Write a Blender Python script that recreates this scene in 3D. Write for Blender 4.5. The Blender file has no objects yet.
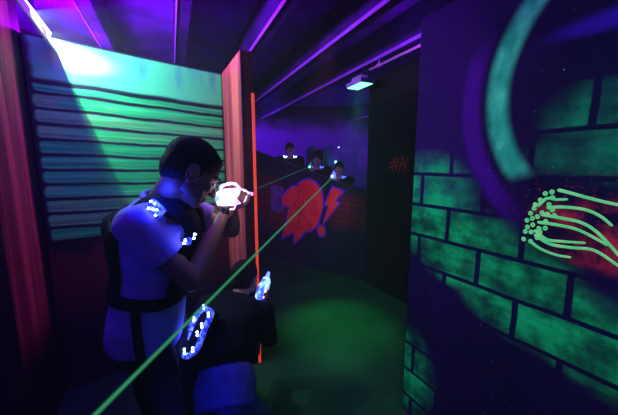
import bpy, bmesh, math, random
from mathutils import Vector, Matrix, noise
V = Vector
R = math.radians
random.seed(7)
SC = bpy.context.scene
COL = SC.collection

# ------------------------------------------------------------------ camera
CAMH = 1.6
PITCH = math.atan(41.5 / 290)
cd = bpy.data.cameras.new('camera'); cam = bpy.data.objects.new('camera', cd); COL.objects.link(cam)
cam.location = (0, 0, CAMH); cam.rotation_euler = (math.pi / 2 - PITCH, 0, 0)
cd.sensor_width = 36; cd.lens = 290 / 618 * 36; cd.clip_start = 0.02
SC.camera = cam
SC.view_settings.view_transform = 'Standard'
SC.view_settings.look = 'None'
SC.view_settings.gamma = 1
SC.view_settings.exposure = 0
SC.view_settings.use_curve_mapping = False
SC.cycles.volume_bounces = 0
SC.cycles.max_bounces = 6
SC.cycles.transparent_max_bounces = 24

# ------------------------------------------------------------------ world
w = bpy.data.worlds.new('dark'); SC.world = w; w.use_nodes = True
w.node_tree.nodes['Background'].inputs[0].default_value = (0.10, 0.02, 0.6, 1)
w.node_tree.nodes['Background'].inputs[1].default_value = 0.008

# ------------------------------------------------------------------ room directions
D = V((-.472, .881, 0)).normalized()           # the long walls and the rafters run this way
N = V((.881, .472, 0)).normalized()            # to the right of D
WALL_TOP = 2.4
U = V((.772, .636, 0)).normalized()            # along the shutter wall, left to right
UN = V((.636, -.772, 0)).normalized()          # out of the shutter wall into the room
WC = V((-1.757, 1.899, 0))                     # left foot of the shutter wall
WW = 1.268
EDGE = V((.621, 1.725, 0))                     # near foot of the right mural wall
BP = V((-.854, 5.091, 0)); BQ = V((.773, 3.888, 0))   # foot of the parapet
BW = (BQ - BP).normalized(); BN = V((BW.y, -BW.x, 0))   # towards the camera

# ------------------------------------------------------------------ lights
def light(name, typ, loc, color, power, aim=None, size=None, size_y=None, angle=None, blend=.5):
    l = bpy.data.lights.new(name, typ); l.color = color; l.energy = power
    o = bpy.data.objects.new(name, l); COL.objects.link(o); o.location = loc
    if aim is not None:
        o.rotation_euler = (V(aim) - V(loc)).to_track_quat('-Z', 'Y').to_euler()
    if typ == 'AREA':
        l.size = size or .3
        if size_y: l.shape = 'RECTANGLE'; l.size_y = size_y
    elif size is not None:
        l.shadow_soft_size = size
    if typ == 'SPOT':
        l.spot_size = R(angle or 60); l.spot_blend = blend
    return o
TUBE = V((-1.642, 1.993, 2.40))                # where the batten meets the shutter wall
PDIR = (WC + U * .416 + V((0, 0, 1.571)) - TUBE).normalized()
QN = D.cross(PDIR).normalized(); QN = QN if QN.dot(N) > 0 else -QN
UV = (.22, .03, 1.0); MINT = (.45, .95, .80); BLUE = (.06, .06, 1.0)
# the batten over the shutter wall throws light only to the right of its board
for t, p in ((.12, .9), (.4, 2.2), (.8, 3.2)):
    q = TUBE - D * t + QN * .007
    light('batten_light', 'SPOT', q, (.48, .95, .74), p * 24, aim=q + D * .5 + QN * .35 - V((0, 0, 1)), size=.003, angle=176, blend=.06)
light('batten_uplight', 'AREA', TUBE - D * .55 + N * .10 + V((0, 0, .10)), (.45, .0, 1.0), 110, aim=TUBE - D * .5 + N * .5 + V((0, 0, 2)), size=.8, size_y=.08)
light('ceiling_back_fill', 'POINT', (-2.0, 2.62, 2.60), (.42, .0, 1.0), 60, size=.06)  # violet fill added behind the wall top to colour the ceiling
light('batten_left_glow', 'POINT', TUBE - D * .62 - QN * .05 + V((0, 0, .02)), (.35, .02, 1.0), .5, size=.02)
light('wing_fill', 'SPOT', (-1.15, 1.5, 2.3), (.35, .05, 1.0), 7, aim=(-.58, 2.4, 2.25), size=.03, angle=32, blend=1)  # added violet fill for the top of the wing, no fixture there
light('shutter_fill', 'SPOT', (.15, -.1, 2.7), (.12, 1.0, .60), 10, aim=WC + U * .6 + V((0, 0, 1.75)), size=.08, angle=50, blend=.6)  # unseen green fill added for the slats
light('left_fill', 'SPOT', (-.9, .55, 2.3), (.75, .2, 1.0), 2.8, aim=(-1.5, 1.30, 2.15), size=.05, angle=52, blend=1)  # fill put in to light the left plank return
light('mural_fill', 'SPOT', (-.15, -.9, 2.35), MINT, 60, aim=(.95, 1.1, 1.2), size=.10, angle=64, blend=.6)  # added fill behind the camera for the mural bricks
light('ceiling_fill', 'AREA', (-.5, .3, 2.2), UV, 1.0, aim=(.2, 1.6, 3.2), size=.8)  # added upward fill for ceiling and rafters
light('room_fill', 'AREA', (.0, -.9, 2.5), UV, 5, aim=(.1, 2.5, .8), size=.6)  # weak violet fill added over the whole room
light('sign_fill', 'SPOT', (.15, 2.2, 2.55), (1.0, .22, .8), 85, aim=(-.05, 4.5, .95), size=.05, angle=38, blend=.7)  # added pink fill that brightens the sign
light('far_wall_fill', 'AREA', (-1.6, 6.0, 2.5), (.28, .02, 1.0), 13, aim=(-.5, 7.3, 1.9), size=.5)  # unseen violet fill added for the back wall
light('far_right_fill', 'AREA', (1.3, 5.2, 2.5), (.32, .04, 1.0), 6, aim=(.8, 6.2, 1.4), size=.4)  # unseen violet fill added for the far partition
light('lamp_beam', 'SPOT', (.60, 3.60, 2.52), (.04, 1.0, .30), 210, aim=(.28, 2.75, 0), size=.05, angle=30, blend=1)
light('lamp_light', 'SPOT', (.576, 3.50, 2.50), (.04, 1.0, .35), 20, aim=(.30, 2.75, 0), size=.06, angle=92, blend=1)

# ------------------------------------------------------------------ node helper
class X:
    nt = None
    def __init__(s, v): s.v = v
    @staticmethod
    def op(o, *a, clamp=False):
        n = X.nt.nodes.new('ShaderNodeMath'); n.operation = o; n.use_clamp = clamp
        for i, q in enumerate(a):
            q = q.v if isinstance(q, X) else q
            if isinstance(q, (int, float)): n.inputs[i].default_value = q
            else: X.nt.links.new(q, n.inputs[i])
        return X(n.outputs[0])
    def __add__(s, o): return X.op('ADD', s, o)
    __radd__ = __add__
    def __sub__(s, o): return X.op('SUBTRACT', s, o)
    def __rsub__(s, o): return X.op('SUBTRACT', o, s)
    def __mul__(s, o): return X.op('MULTIPLY', s, o)
    __rmul__ = __mul__
    def __truediv__(s, o): return X.op('DIVIDE', s, o)
    def __pow__(s, o): return X.op('POWER', s, o)
    def floor(s): return X.op('FLOOR', s)
    def fract(s): return X.op('FRACT', s)
    def abs(s): return X.op('ABSOLUTE', s)
    def sqrt(s): return X.op('SQRT', s)
    def sin(s): return X.op('SINE', s)
    def clamp(s): return X.op('ADD', s, 0, clamp=True)
def mx(a, b): return X.op('MAXIMUM', a, b)
def mn(a, b): return X.op('MINIMUM', a, b)
def step(x, e0, e1):
    n = X.nt.nodes.new('ShaderNodeMapRange'); n.interpolation_type = 'SMOOTHSTEP'
    n.inputs[1].default_value = min(e0, e1); n.inputs[2].default_value = max(e0, e1)
    n.inputs[3].default_value = 0 if e0 < e1 else 1; n.inputs[4].default_value = 1 if e0 < e1 else 0
    if isinstance(x, X): X.nt.links.new(x.v, n.inputs[0])
    return X(n.outputs[0])
def blob(x, z, cx, cz, rx, rz, soft=.5):
    d = (((x - cx) * (1 / rx)) ** 2 + ((z - cz) * (1 / rz)) ** 2).sqrt()
    return step(d, 1 + soft * .5, 1 - soft * .5)
def mix(f, a, b):
    n = X.nt.nodes.new('ShaderNodeMix'); n.data_type = 'RGBA'
    if isinstance(f, X): X.nt.links.new(f.v, n.inputs[0])
    else: n.inputs[0].default_value = f
    for i, c in ((6, a), (7, b)):
        if isinstance(c, tuple): n.inputs[i].default_value = (*c[:3], 1)
        else: X.nt.links.new(c, n.inputs[i])
    return n.outputs[2]
def newmat(name, rough=.6, spec=.3):
    m = bpy.data.materials.new(name); m.use_nodes = True
    X.nt = m.node_tree
    b = m.node_tree.nodes['Principled BSDF']; b.inputs['Roughness'].default_value = rough
    b.inputs['Specular IOR Level'].default_value = spec
    return m, b
def coords():
    t = X.nt.nodes.new('ShaderNodeTexCoord'); s = X.nt.nodes.new('ShaderNodeSeparateXYZ')
    X.nt.links.new(t.outputs['Object'], s.inputs[0])
    return X(s.outputs[0]), X(s.outputs[1]), X(s.outputs[2])
def nz(scale, detail=3, stretch=(1, 1, 1), dist=0, rough=.5, off=(0, 0, 0)):
    t = X.nt.nodes.new('ShaderNodeTexCoord'); mp = X.nt.nodes.new('ShaderNodeMapping')
    mp.inputs['Scale'].default_value = stretch; mp.inputs['Location'].default_value = off
    n = X.nt.nodes.new('ShaderNodeTexNoise'); n.inputs['Scale'].default_value = scale
    n.inputs['Detail'].default_value = detail; n.inputs['Distortion'].default_value = dist; n.inputs['Roughness'].default_value = rough
    X.nt.links.new(t.outputs['Object'], mp.inputs[0]); X.nt.links.new(mp.outputs[0], n.inputs[0])
    return X(n.outputs[0])
def put(b, c, key='Base Color'):
    if isinstance(c, tuple): b.inputs[key].default_value = (*c[:3], 1)
    else: X.nt.links.new(c, b.inputs[key])
MATS = {}
def flat(name, c, rough=.6, spec=.3, vary=.25, scale=12, bump=0, metal=0):
    if name in MATS: return MATS[name]
    m, b = newmat(name, rough, spec); b.inputs['Metallic'].default_value = metal
    f = step(nz(scale, 4), .3, .7)
    put(b, mix(f, tuple(k * (1 - vary) for k in c), tuple(min(1, k * (1 + vary)) for k in c)))
    if bump:
        n = nz(scale * 3, 4); bp = X.nt.nodes.new('ShaderNodeBump'); bp.inputs['Strength'].default_value = bump; bp.inputs['Distance'].default_value = .01
        X.nt.links.new(n.v, bp.inputs['Height']); X.nt.links.new(bp.outputs[0], b.inputs['Normal'])
    MATS[name] = m; return m
def glow(name, c, s, base=None):
    if name in MATS: return MATS[name]
    m, b = newmat(name, .4)
    put(b, base or c); put(b, c, 'Emission Color'); b.inputs['Emission Strength'].default_value = s
    MATS[name] = m; return m

# ------------------------------------------------------------------ mesh helpers
def tag(o, label=None, cat=None, group=None, kind=None):
    if label: o['label'] = label
    if cat: o['category'] = cat
    if group: o['group'] = group
    if kind: o['kind'] = kind
    return o
def empty(name, loc=(0, 0, 0), rot=(0, 0, 0)):
    o = bpy.data.objects.new(name, None); COL.objects.link(o); o.location = loc; o.rotation_euler = rot
    o.empty_display_size = .1; return o
def link(name, bm, mat, parent=None, smooth=True, M=None):
    me = bpy.data.meshes.new(name)
    bmesh.ops.recalc_face_normals(bm, faces=bm.faces)
    bm.to_mesh(me); bm.free()
    if smooth:
        for p in me.polygons: p.use_smooth = True
    me.materials.append(mat)
    o = bpy.data.objects.new(name, me); COL.objects.link(o)
    if M is not None: o.matrix_world = M
    if parent is not None:
        o.parent = parent
    return o
def frame(origin, x, y, z=(0, 0, 1)):
    x, y, z = V(x).normalized(), V(y).normalized(), V(z).normalized()
    M = Matrix((x, y, z)).transposed().to_4x4(); M.translation = V(origin); return M
def box(bm, lo, hi, M=None, bevel=0, seg=1):
    r = bmesh.ops.create_cube(bm, size=1)
    vs = r['verts']
    lo, hi = V(lo), V(hi)
    for v in vs: v.co = V(((lo[i] + hi[i]) / 2 + v.co[i] * (hi[i] - lo[i])) for i in range(3))
    if bevel:
        es = list({e for v in vs for e in v.link_edges})
        g = bmesh.ops.bevel(bm, geom=es, offset=bevel, segments=seg, affect='EDGES', profile=.5)
        vs = list({v for f in g['faces'] for v in f.verts} | {v for v in vs if v.is_valid})
    if M is not None:
        for v in vs: v.co = M @ v.co
    return bm
def tube(bm, pts, rad, n=10, closed=False):
    """a round bar along a polyline; rad is a number or a list"""
    pts = [V(p) for p in pts]
    rads = rad if isinstance(rad, (list, tuple)) else [rad] * len(pts)
    rings = []; prev = None
    for i, p in enumerate(pts):
        a = pts[i - 1] if (i or closed) else p; b = pts[(i + 1) % len(pts)] if (i < len(pts) - 1 or closed) else p
        t = (b - a).normalized()
        if prev is None:
            prev = t.orthogonal().normalized()
        prev = (prev - t * prev.dot(t)).normalized(); q = t.cross(prev)
        rings.append([bm.verts.new(p + (prev * math.cos(k * 2 * math.pi / n) + q * math.sin(k * 2 * math.pi / n)) * rads[i]) for k in range(n)])
    m = len(rings)
    for i in range(m if closed else m - 1):
        a, b = rings[i], rings[(i + 1) % m]
        for k in range(n):
            bm.faces.new((a[k], a[(k + 1) % n], b[(k + 1) % n], b[k]))
    if not closed:
        bm.faces.new(rings[0][::-1]); bm.faces.new(rings[-1])
    return bm
def prism(bm, poly, y0, y1):
    """polygon given in x,z pushed from y0 to y1"""
    a = [bm.verts.new((x, y0, z)) for x, z in poly]; b = [bm.verts.new((x, y1, z)) for x, z in poly]
    n = len(poly)
    bm.faces.new(a); bm.faces.new(b[::-1])
    for i in range(n): bm.faces.new((a[i], b[i], b[(i + 1) % n], a[(i + 1) % n]))
    return bm
def spline(pts, k=6):
    out = []; P = [V(p) for p in pts]
    for i in range(len(P) - 1):
        a = P[max(i - 1, 0)]; b = P[i]; c = P[i + 1]; d = P[min(i + 2, len(P) - 1)]
        for j in range(k):
            t = j / k
            out.append(.5 * ((2 * b) + (c - a) * t + (2 * a - 5 * b + 4 * c - d) * t * t + (3 * b - a - 3 * c + d) * t ** 3))
    out.append(P[-1]); return out

# ================================================================== THE ROOM
m_floor, b = newmat('dark painted concrete floor', .6, .15)
f = nz(1.3, 5); g = nz(40, 3)
put(b, mix(step(f, .3, .7), (.012, .05, .025), (.025, .10, .05)))
XL, XR, YN, YF, H = -3.0, 3.2, -1.5, 7.3, 3.02
def struct(name, lo, hi, mat, M=None, bevel=0):
    bm = bmesh.new(); box(bm, lo, hi, None, bevel)
    return tag(link(name, bm, mat, smooth=False, M=M), kind='structure')
m_ceil = flat('dark violet ceiling paint', (.20, .003, .60), .8, .05, .3, 3)
m_dark = flat('black wall paint', (.03, .012, .05), .85, .1, .4, 2)
struct('floor', (XL, YN, -.1), (XR, YF, 0), m_floor)
struct('ceiling', (XL, YN, H), (XR, YF, H + .1), m_ceil)
m_far, b = newmat('violet far wall', .8, .1)
x, y, z = coords()
put(b, mix(step(z + (nz(2.5, 3) - .5) * .5, 2.3, 2.75), (.30, .03, .75), (.03, .01, .08)))  # fade of the violet light towards the top painted into the colour
struct('wall_back', (XL, YF, 0), (XR, YF + .1, H), m_far)
struct('wall_left', (XL - .1, YN, 0), (XL, YF, H), m_dark)
struct('wall_right', (XR, YN, 0), (XR + .1, YF, H), m_dark)
struct('wall_front', (XL, YN - .1, 0), (XR, YN, H), m_dark)

# ---------------------------------------------------- shutter wall (painted boards)
m_shut, b = newmat('painted shutter boards', .6, .2)
x, y, z = coords()
wob = (nz(2.2, 2, (1, 1, 1)) - .5) * .030 + (nz(9, 3, (1, 1, 2)) - .5) * .010
zz = z + wob + x * .022
tslat = (zz - 1.095) * (1 / .0965)
cell = (tslat.fract() - .5).abs() * 2                     # 0 middle, 1 at the line
row = tslat.floor()
lw = nz(3.1, 2, (1, 1, 6), off=(3, 0, 1))
line = step(cell + (lw - .5) * .26, .88, .66)              # 1 = slat
thin = step(((tslat + (nz(1.4, 2, (1, 1, 3)) - .5) * .5).fract() - .30).abs(), .015, .045)
endw = .012 + (nz(14, 2, (.2, 1, 1)) - .5) * .03 + (cell ** 4) * .03
ends = step(x - endw, 0, .018) * step(x, WW - .012, WW - .035)
slatzone = step(z, 1.098, 1.112) * step(zz, 2.118, 2.105)
slat = line * ends * slatzone * (.65 + .35 * thin)
grain = nz(6, 5, (.25, 1, 7)); cloud = nz(3, 3, (1, 1, 2.5), off=(5, 2, 0))
bright = mix(step(grain, .3, .75), (.02, .50, .16), (.08, .90, .32))
bright = mix(step(cloud, .62, .80) * .5, bright, (.25, .35, .60))
hot = step(row.sin() * .4 + nz(4, 2, (2, 1, 5)) + step(x, .25, .02) * .25, .62, .95)
bright = mix(hot * .16, bright, (.75, .25, .30))
panelz = step(zz, 2.135, 2.160) * step(z, 2.392, 2.380) * step(x + (nz(10, 3) - .5) * .05, .01, .05) * step(x, WW - .005, WW - .03)
streak = nz(5, 4, (1.6, 1, .35), off=(1, 1, 1))
panel = mix(step(streak, .45, .72) * .75 * step(z, 2.17, 2.28), (.14, .86, .40), (.08, .24, .50))
panel = mix(blob(x, z, .30, 2.28, .16, .06, 1.2) * .6, panel, (.75, .25, .45))
base = mix(step(nz(3, 4, (1, 1, .5)), .35, .75), (.012, .004, .035), (.035, .006, .06))
low = step(z + (nz(5, 3, (1, 1, .2)) - .5) * .3, 1.07, .96) * step(z, .35, .9)  # red band; the weaker light lower down is painted as a fade
base = mix(low * .8, base, (.15, .008, .045))
c = mix(slat, base, bright); c = mix(panelz, c, panel)
put(b, c)
shw = struct('wall_shutter', (0, -.04, 0), (WW, 0, WALL_TOP), m_shut, M=frame(WC, U, -UN))
shw.name = 'wall_left_shutter'

# ---------------------------------------------------- plank wings either side
def plankmat(name, w0, w1, hot, edge):
    m, b = newmat(name, .6, .2)
    x, y, z = coords()
    xs = x + (nz(3, 2, (1, 1, .6)) - .5) * .02
    p = nz(9, 5, (1, 1, .06), dist=.8); q = nz(30, 3, (1, 1, .03))
    col = mix(step(p, .35, .65), edge, hot)
    col = mix(step(q, .58, .68) * .8, col, (.12, .01, .03))
    msk = step(xs, w0, w0 + .03) * step(xs, w1, w1 - .03) * step(z, .45, .8)
    put(b, mix(msk, (.02, .006, .035), col)); return m
WN = -D                                          # towards the camera
BR = WC + U * WW
m_pl = plankmat('red painted planks', .0, .64, (1.0, .14, .14), (.45, .03, .07))
pw = struct('wall_left_plank_wing', (-.02, 0, 0), (.635, .09, WALL_TOP), m_pl, M=frame(BR + N * 0.0, WN, N * 1.0))
m_pl2 = plankmat('dull red painted planks', .13, .62, (.90, .10, .16), (.30, .02, .07))
struct('wall_left_plank_return', (0.0, 0, 0), (.9, .09, WALL_TOP + .2), m_pl2, M=frame(WC - N * .09 + WN * .01, WN, N))

# fluorescent tape on the wing's free edge
Mw = frame(BR, WN, N)
bm = bmesh.new(); box(bm, (.636, .072, .0), (.640, .092, 2.12), None, .0012)
box(bm, (.622, .0905, .0), (.640, .0935, 2.12), None, .0012)
m_tape = glow('orange fluorescent tape', (1.0, .06, .03), .62, (1, .2, .1))
tag(link('glow_tape', bm, m_tape, smooth=False, M=Mw), 'long thin orange fluorescent strip running up the edge of the dark post', 'tape')

# ---------------------------------------------------- right mural wall
m_mur, b = newmat('airbrushed mural', .75, .05)
x, y, z = coords()
xs = x + (nz(7, 2) - .5) * .010; zs = z + (nz(6, 2, off=(4, 0, 4)) - .5) * .010
rw = (zs - 1.02) * (1 / .178)
row = rw.floor(); par = (row * .5).fract() * 2               # 0 / 1
off = .065 + par * .178
fx = ((xs - off) * (1 / .355) + 10).fract()
dx = mn(fx, 1 - fx) * .355; dz = mn(rw.fract(), 1 - rw.fract()) * .178
brick = step(dx, .009, .015) * step(dz, .007, .012)
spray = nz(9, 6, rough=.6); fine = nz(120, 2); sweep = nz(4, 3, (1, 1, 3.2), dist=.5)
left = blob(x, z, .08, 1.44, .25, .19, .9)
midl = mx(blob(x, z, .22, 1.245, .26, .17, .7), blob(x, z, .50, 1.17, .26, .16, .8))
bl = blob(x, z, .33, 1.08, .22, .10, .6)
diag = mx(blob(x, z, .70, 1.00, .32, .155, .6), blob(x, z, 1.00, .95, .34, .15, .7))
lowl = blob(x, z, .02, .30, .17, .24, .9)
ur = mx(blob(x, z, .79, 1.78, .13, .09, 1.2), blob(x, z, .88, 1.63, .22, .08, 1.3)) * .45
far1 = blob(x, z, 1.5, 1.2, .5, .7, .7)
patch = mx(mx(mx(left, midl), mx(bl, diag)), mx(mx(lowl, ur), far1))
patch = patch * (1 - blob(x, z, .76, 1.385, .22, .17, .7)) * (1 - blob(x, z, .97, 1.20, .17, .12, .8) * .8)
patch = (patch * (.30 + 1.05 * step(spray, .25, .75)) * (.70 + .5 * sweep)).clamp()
basec = mix(step(nz(2.5, 4), .3, .7), (.010, .0003, .040), (.018, .0005, .07))
basec = mix(step(x, .48, .25) * step(z, 1.2, 1.6), basec, (.036, .001, .12))
basec = mix(step(x, .55, .95) * step(z, 1.3, 1.6) * .5, basec, (.004, .006, .05))
gcol = mix(step(spray * .6 + sweep * .5, .40, .72), (.0, .17, .055), (.012, .66, .21))
gcol = mix(step(z, 1.25, 1.5) * .5, gcol, (.015, .45, .26))
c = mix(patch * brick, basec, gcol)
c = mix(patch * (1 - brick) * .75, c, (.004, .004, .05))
red = mx(blob(x, z, .80, 1.42, .14, .045, 1.2), mx(blob(x, z, .84, 1.29, .10, .05, 1.3), blob(x, z, .96, 1.38, .16, .10, 1.0)))
c = mix(step(nz(60, 2), .60, .68) * blob(x, z, .80, 1.46, .28, .14, 1.0) * .5, c, (.6, .02, .06))
c = mix((red * step(nz(13, 5), .40, .66)).clamp(), c, (.95, .03, .08))
dr = (((x - .9925) ** 2) + ((z - 1.905) ** 2)).sqrt()
dw = (nz(3, 3) - .5) * .02
ringp = step((dr + dw - .672).abs(), .062, .020) * step(x + (1.75 - z) * .25, .74, .50) * step(z, 2.22, 2.0)
c = mix(ringp * .75, c, (.11, .0, .34))
wdt = .062
ring = step((dr + dw * .6 - .550).abs(), wdt, .018) * step(z - (x - .5) * .4, 1.50, 1.58)
rcol = mix(step(nz(14, 5, (1, 1, .5)), .35, .7), (.03, .46, .34), (.14, .82, .56))
sp = step(nz(200, 1), .28, .36)
c = mix((ring * (.55 + .7 * nz(20, 4)) * (.7 + .3 * sp)).clamp(), c, rcol)
scr = step(nz(26, 4, (2.5, 1, 1), dist=1.5), .64, .67) * blob(x, z, .46, 1.76, .05, .07, .5)
c = mix(scr * .8, c, (.02, .01, .10))
c = mix(blob(x, z, .80, 2.08 , .14, .028, 1.4) * .7, c, (.08, .01, .62))
c = mix(step(nz(75, 1), .765, .80) * .7, c, (.3, .7, .7))
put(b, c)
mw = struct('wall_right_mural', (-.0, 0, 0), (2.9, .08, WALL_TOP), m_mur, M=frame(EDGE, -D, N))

# raised fluorescent paint strokes: the tentacle painting
MT = frame(EDGE - N * .001, -D, N)
tent = empty('tentacle_painting'); tent.matrix_world = MT
tag(tent, 'glowing green tentacles with ring-shaped suckers painted on the brick mural wall', 'painting')
m_ten, b = newmat('pale green fluorescent paint', .5, .2)
tc = mix(step(nz(20, 3), .35, .7), (.16, .85, .28), (.38, .95, .38)); put(b, tc); put(b, tc, 'Emission Color'); b.inputs['Emission Strength'].default_value = .22
TEN = [[(0.7, 1.51), (0.744, 1.5), (0.798, 1.486), (0.868, 1.472), (.95, 1.465), (1.03, 1.48)], [(0.64, 1.438), (0.669, 1.473), (0.699, 1.472), (0.735, 1.477)],
 [(0.672, 1.436), (0.721, 1.446), (0.785, 1.445), (0.829, 1.428), (0.864, 1.398)], [(0.654, 1.408), (0.726, 1.403), (0.782, 1.396), (0.827, 1.37), (0.886, 1.307), (.93, 1.25)],
 [(0.646, 1.375), (0.719, 1.375), (0.776, 1.368), (0.83, 1.345), (0.859, 1.329)], [(0.638, 1.341), (0.684, 1.312), (0.734, 1.315), (0.802, 1.325)],
 [(0.64, 1.322), (0.696, 1.296), (0.765, 1.298), (0.826, 1.304), (0.89, 1.269), (.97, 1.22)], [(0.626, 1.292), (0.667, 1.269), (0.72, 1.258), (0.767, 1.261)]]
for t in TEN:
    pts = spline([(a, 0, c) for a, c in t], 7); n = len(pts)
    rr = [.0068 * (1.0 - .35 * (i / n)) * (.55 if i in (0, n - 1) else 1) for i in range(n)]
    bm = bmesh.new(); tube(bm, pts, rr, 10)
    for v in bm.verts: v.co.y *= .35
    link('tentacle', bm, m_ten, tent)
DOT = [(0.662, 1.492), (0.683, 1.5), (0.648, 1.465), (0.687, 1.478), (0.632, 1.444), (0.678, 1.45), (0.63, 1.429), (0.691, 1.431), (0.619, 1.407), (0.659, 1.415), (0.677, 1.412), (0.7, 1.409), (0.609, 1.376), (0.627, 1.387), (0.644, 1.397), (0.613, 1.348), (0.631, 1.361), (0.674, 1.382), (0.607, 1.328), (0.628, 1.33), (0.654, 1.35), (0.675, 1.355), (0.604, 1.295), (0.63, 1.291), (0.652, 1.311), (0.659, 1.336)]
for a, c in DOT:
    bm = bmesh.new(); k = 16
    tube(bm, [(a + .0052 * math.cos(i * 2 * math.pi / k), 0, c + .0062 * math.sin(i * 2 * math.pi / k)) for i in range(k)], .0040, 7, True)
    for v in bm.verts: v.co.y *= .6
    link('sucker_ring', bm, m_ten, tent)

# ---------------------------------------------------- parapet and the rising floor behind it
m_bar, b = newmat('dark brick parapet', .75, .15)
x, y, z = coords()
rw = z * (1 / .085); par = (rw.floor() * .5).fract() * 2
fx = ((x + par * .1) * (1 / .2) + 10).fract()
dx = mn(fx, 1 - fx) * .2; dz = mn(rw.fract(), 1 - rw.fract()) * .085
brick = step(dx, .006, .012) * step(dz, .006, .012)
pt = mx(blob(x, z, 1.80, .95, .42, .26, .8), mx(blob(x, z, .12, 1.12, .40, .30, .9), blob(x, z, .6, .75, .5, .25, 1))) * (.3 + nz(5, 3))
pt = pt.clamp()
c = mix(brick * pt * .8, mix(pt, (.014, .006, .05), (.035, .006, .05)), (.22, .012, .03))
put(b, c)
MB = frame(BP, BW, -BN)
L = (BQ - BP).length
bm = bmesh.new(); prism(bm, [(-.9, 0), (L, 0), (L, 1.26), (1.72, 1.335), (1.0, 1.54), (.55, 1.665), (-.04, 1.84), (-.9, 2.1)], 0, .09)
tag(link('wall_parapet', bm, m_bar, smooth=False, M=MB), kind='structure')
bm = bmesh.new(); prism(bm, [(-.9, 0), (L - .25, 0), (L - .25, .02), (-.1, .28), (-.9, .30)], .12, 1.0)
tag(link('floor_ramp', bm, m_dark, smooth=False, M=MB), kind='structure')

# ---------------------------------------------------- the 10! sign painted on boards
m_sign, b = newmat('red orange sign paint', .5, .2)
x, y, z = coords()
st = step((z * 26 + (nz(4, 3) - .5) * 1.6).fract(), .12, .30)
c = mix(step(nz(3.5, 4), .3, .7), (.80, .03, .05), (1.0, .12, .10))
c = mix((1 - st) * step(x, 1.25, 1.05) * .75, c, (.35, .02, .05)); put(b, c)
m_sblue = flat('blue sign outline paint', (.10, .04, .95), .5, .2)
m_sline = flat('dark sign line paint', (.30, .01, .08), .5, .2)
sign = empty('wall_sign'); sign.matrix_world = frame(BP + BN * .001, BW, -BN)
tag(sign, 'jagged red-orange 10! sign with blue outline on the dark brick parapet', 'sign')
def grow(poly, r):
    n = len(poly); out = []
    area = sum(poly[i][0] * poly[(i + 1) % n][1] - poly[(i + 1) % n][0] * poly[i][1] for i in range(n))
    sg = 1 if area > 0 else -1
    for i in range(n):
        a, p, c = V(poly[i - 1]), V(poly[i]), V(poly[(i + 1) % n])
        e1, e2 = (p - a).normalized(), (c - p).normalized()
        n1, n2 = V((e1.y, -e1.x)) * sg, V((e2.y, -e2.x)) * sg
        m_ = (n1 + n2); m_ = m_.normalized() if m_.length > .2 else n1
        k = r / max(.45, m_.dot(n1)); out.append(tuple(p + m_ * k))
    return out
SIGN = [('digit', [(0.516, 1.092), (0.62, 1.19), (0.713, 1.266), (0.871, 1.285), (0.867, 0.583), (.70, .50), (0.504, 0.395), (.60, .68), (0.681, 0.944), (0.534, 0.948)], 0),
 ('digit', [(0.871, 1.327), (0.96, 1.375), (1.071, 1.393), (1.16, 1.365), (1.233, 1.311), (1.29, 1.25), (1.32, 1.12), (1.322, 1.0), (1.278, 0.846), (1.235, .74), (1.182, 0.655), (1.071, 0.585), (0.995, 0.585), (.90, .47), (0.765, 0.35), (0.775, 0.532), (0.867, 0.583)], .0),
 ('exclamation_bolt', [(1.488, 1.293), (1.665, 1.241), (1.533, 1.1), (1.611, 1.072), (1.325, 0.727), (1.435, 1.015), (1.357, 1.029)], 0),
 ('exclamation_dot', [(1.30 + .062 * math.cos(a * math.pi / 6), .625 + .085 * math.sin(a * math.pi / 6)) for a in range(12)], 0)]
for nm, poly, _ in SIGN:
    bm = bmesh.new(); prism(bm, poly, -.012, 0)
    p = link(nm, bm, m_sign, sign, smooth=False)
    bm = bmesh.new(); prism(bm, grow(poly, .024), -.006, 0)
    link('outline', bm, m_sblue, p, smooth=False)
bm = bmesh.new()
for ln in ([(.868, 1.28), (.866, .60)], [(.90, .88), (1.0, .78), (1.109, .677), (1.06, .60)], [(.98, 1.26), (.95, 1.0), (.90, .88)], [(1.03, 1.0), (1.14, 1.12), (1.2, 1.0)]):
    tube(bm, [(a, -.012, c) for a, c in ln], .008, 6)
for v in bm.verts: v.co.y = -.012 + (v.co.y + .012) * .35
link('inner_lines', bm, m_sline, sign)
# blue speckles left of the sign
m_bl = glow('blue fluorescent speckle', (.08, .05, 1.0), .6)
bm = bmesh.new()
for i in range(9):
    for j in range(9):
        a = .27 + i * .032 + random.uniform(-.006, .006); c = 1.30 - j * .05 - (i % 2) * .022 + random.uniform(-.008, .008) - a * .1
        r_ = random.uniform(.004, .009)
        tube(bm, [(a, -.004, c), (a, 0.001, c)], r_, 6)
tag(link('speckle_painting', bm, m_bl, smooth=False, M=frame(BP + BN * .001, BW, -BN)), 'patch of blue glowing speckles on the parapet left of the 10! sign', 'painting', kind='stuff')

# ---------------------------------------------------- brick wall on the right side of the passage
m_side, b = newmat('dark greenish brick wall', .75, .15)
x, y, z = coords()
rw = z * (1 / .10); par = (rw.floor() * .5).fract() * 2
fx = ((x + par * .13) * (1 / .26) + 10).fract()
dx = mn(fx, 1 - fx) * .26; dz = mn(rw.fract(), 1 - rw.fract()) * .10
brick = step(dx, .007, .014) * step(dz, .007, .014)
pt = (step(z + (nz(3, 3) - .5) * .6, 1.5, .8) * (.2 + nz(4, 4))).clamp()
put(b, mix(brick * pt * .6, (.005, .005, .008), (.02, .035, .02)))
struct('wall_right_brick', (0, 0, 0), (2.5, .10, 2.70), m_side, M=frame(BQ + BW * .0, -D, N))
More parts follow.
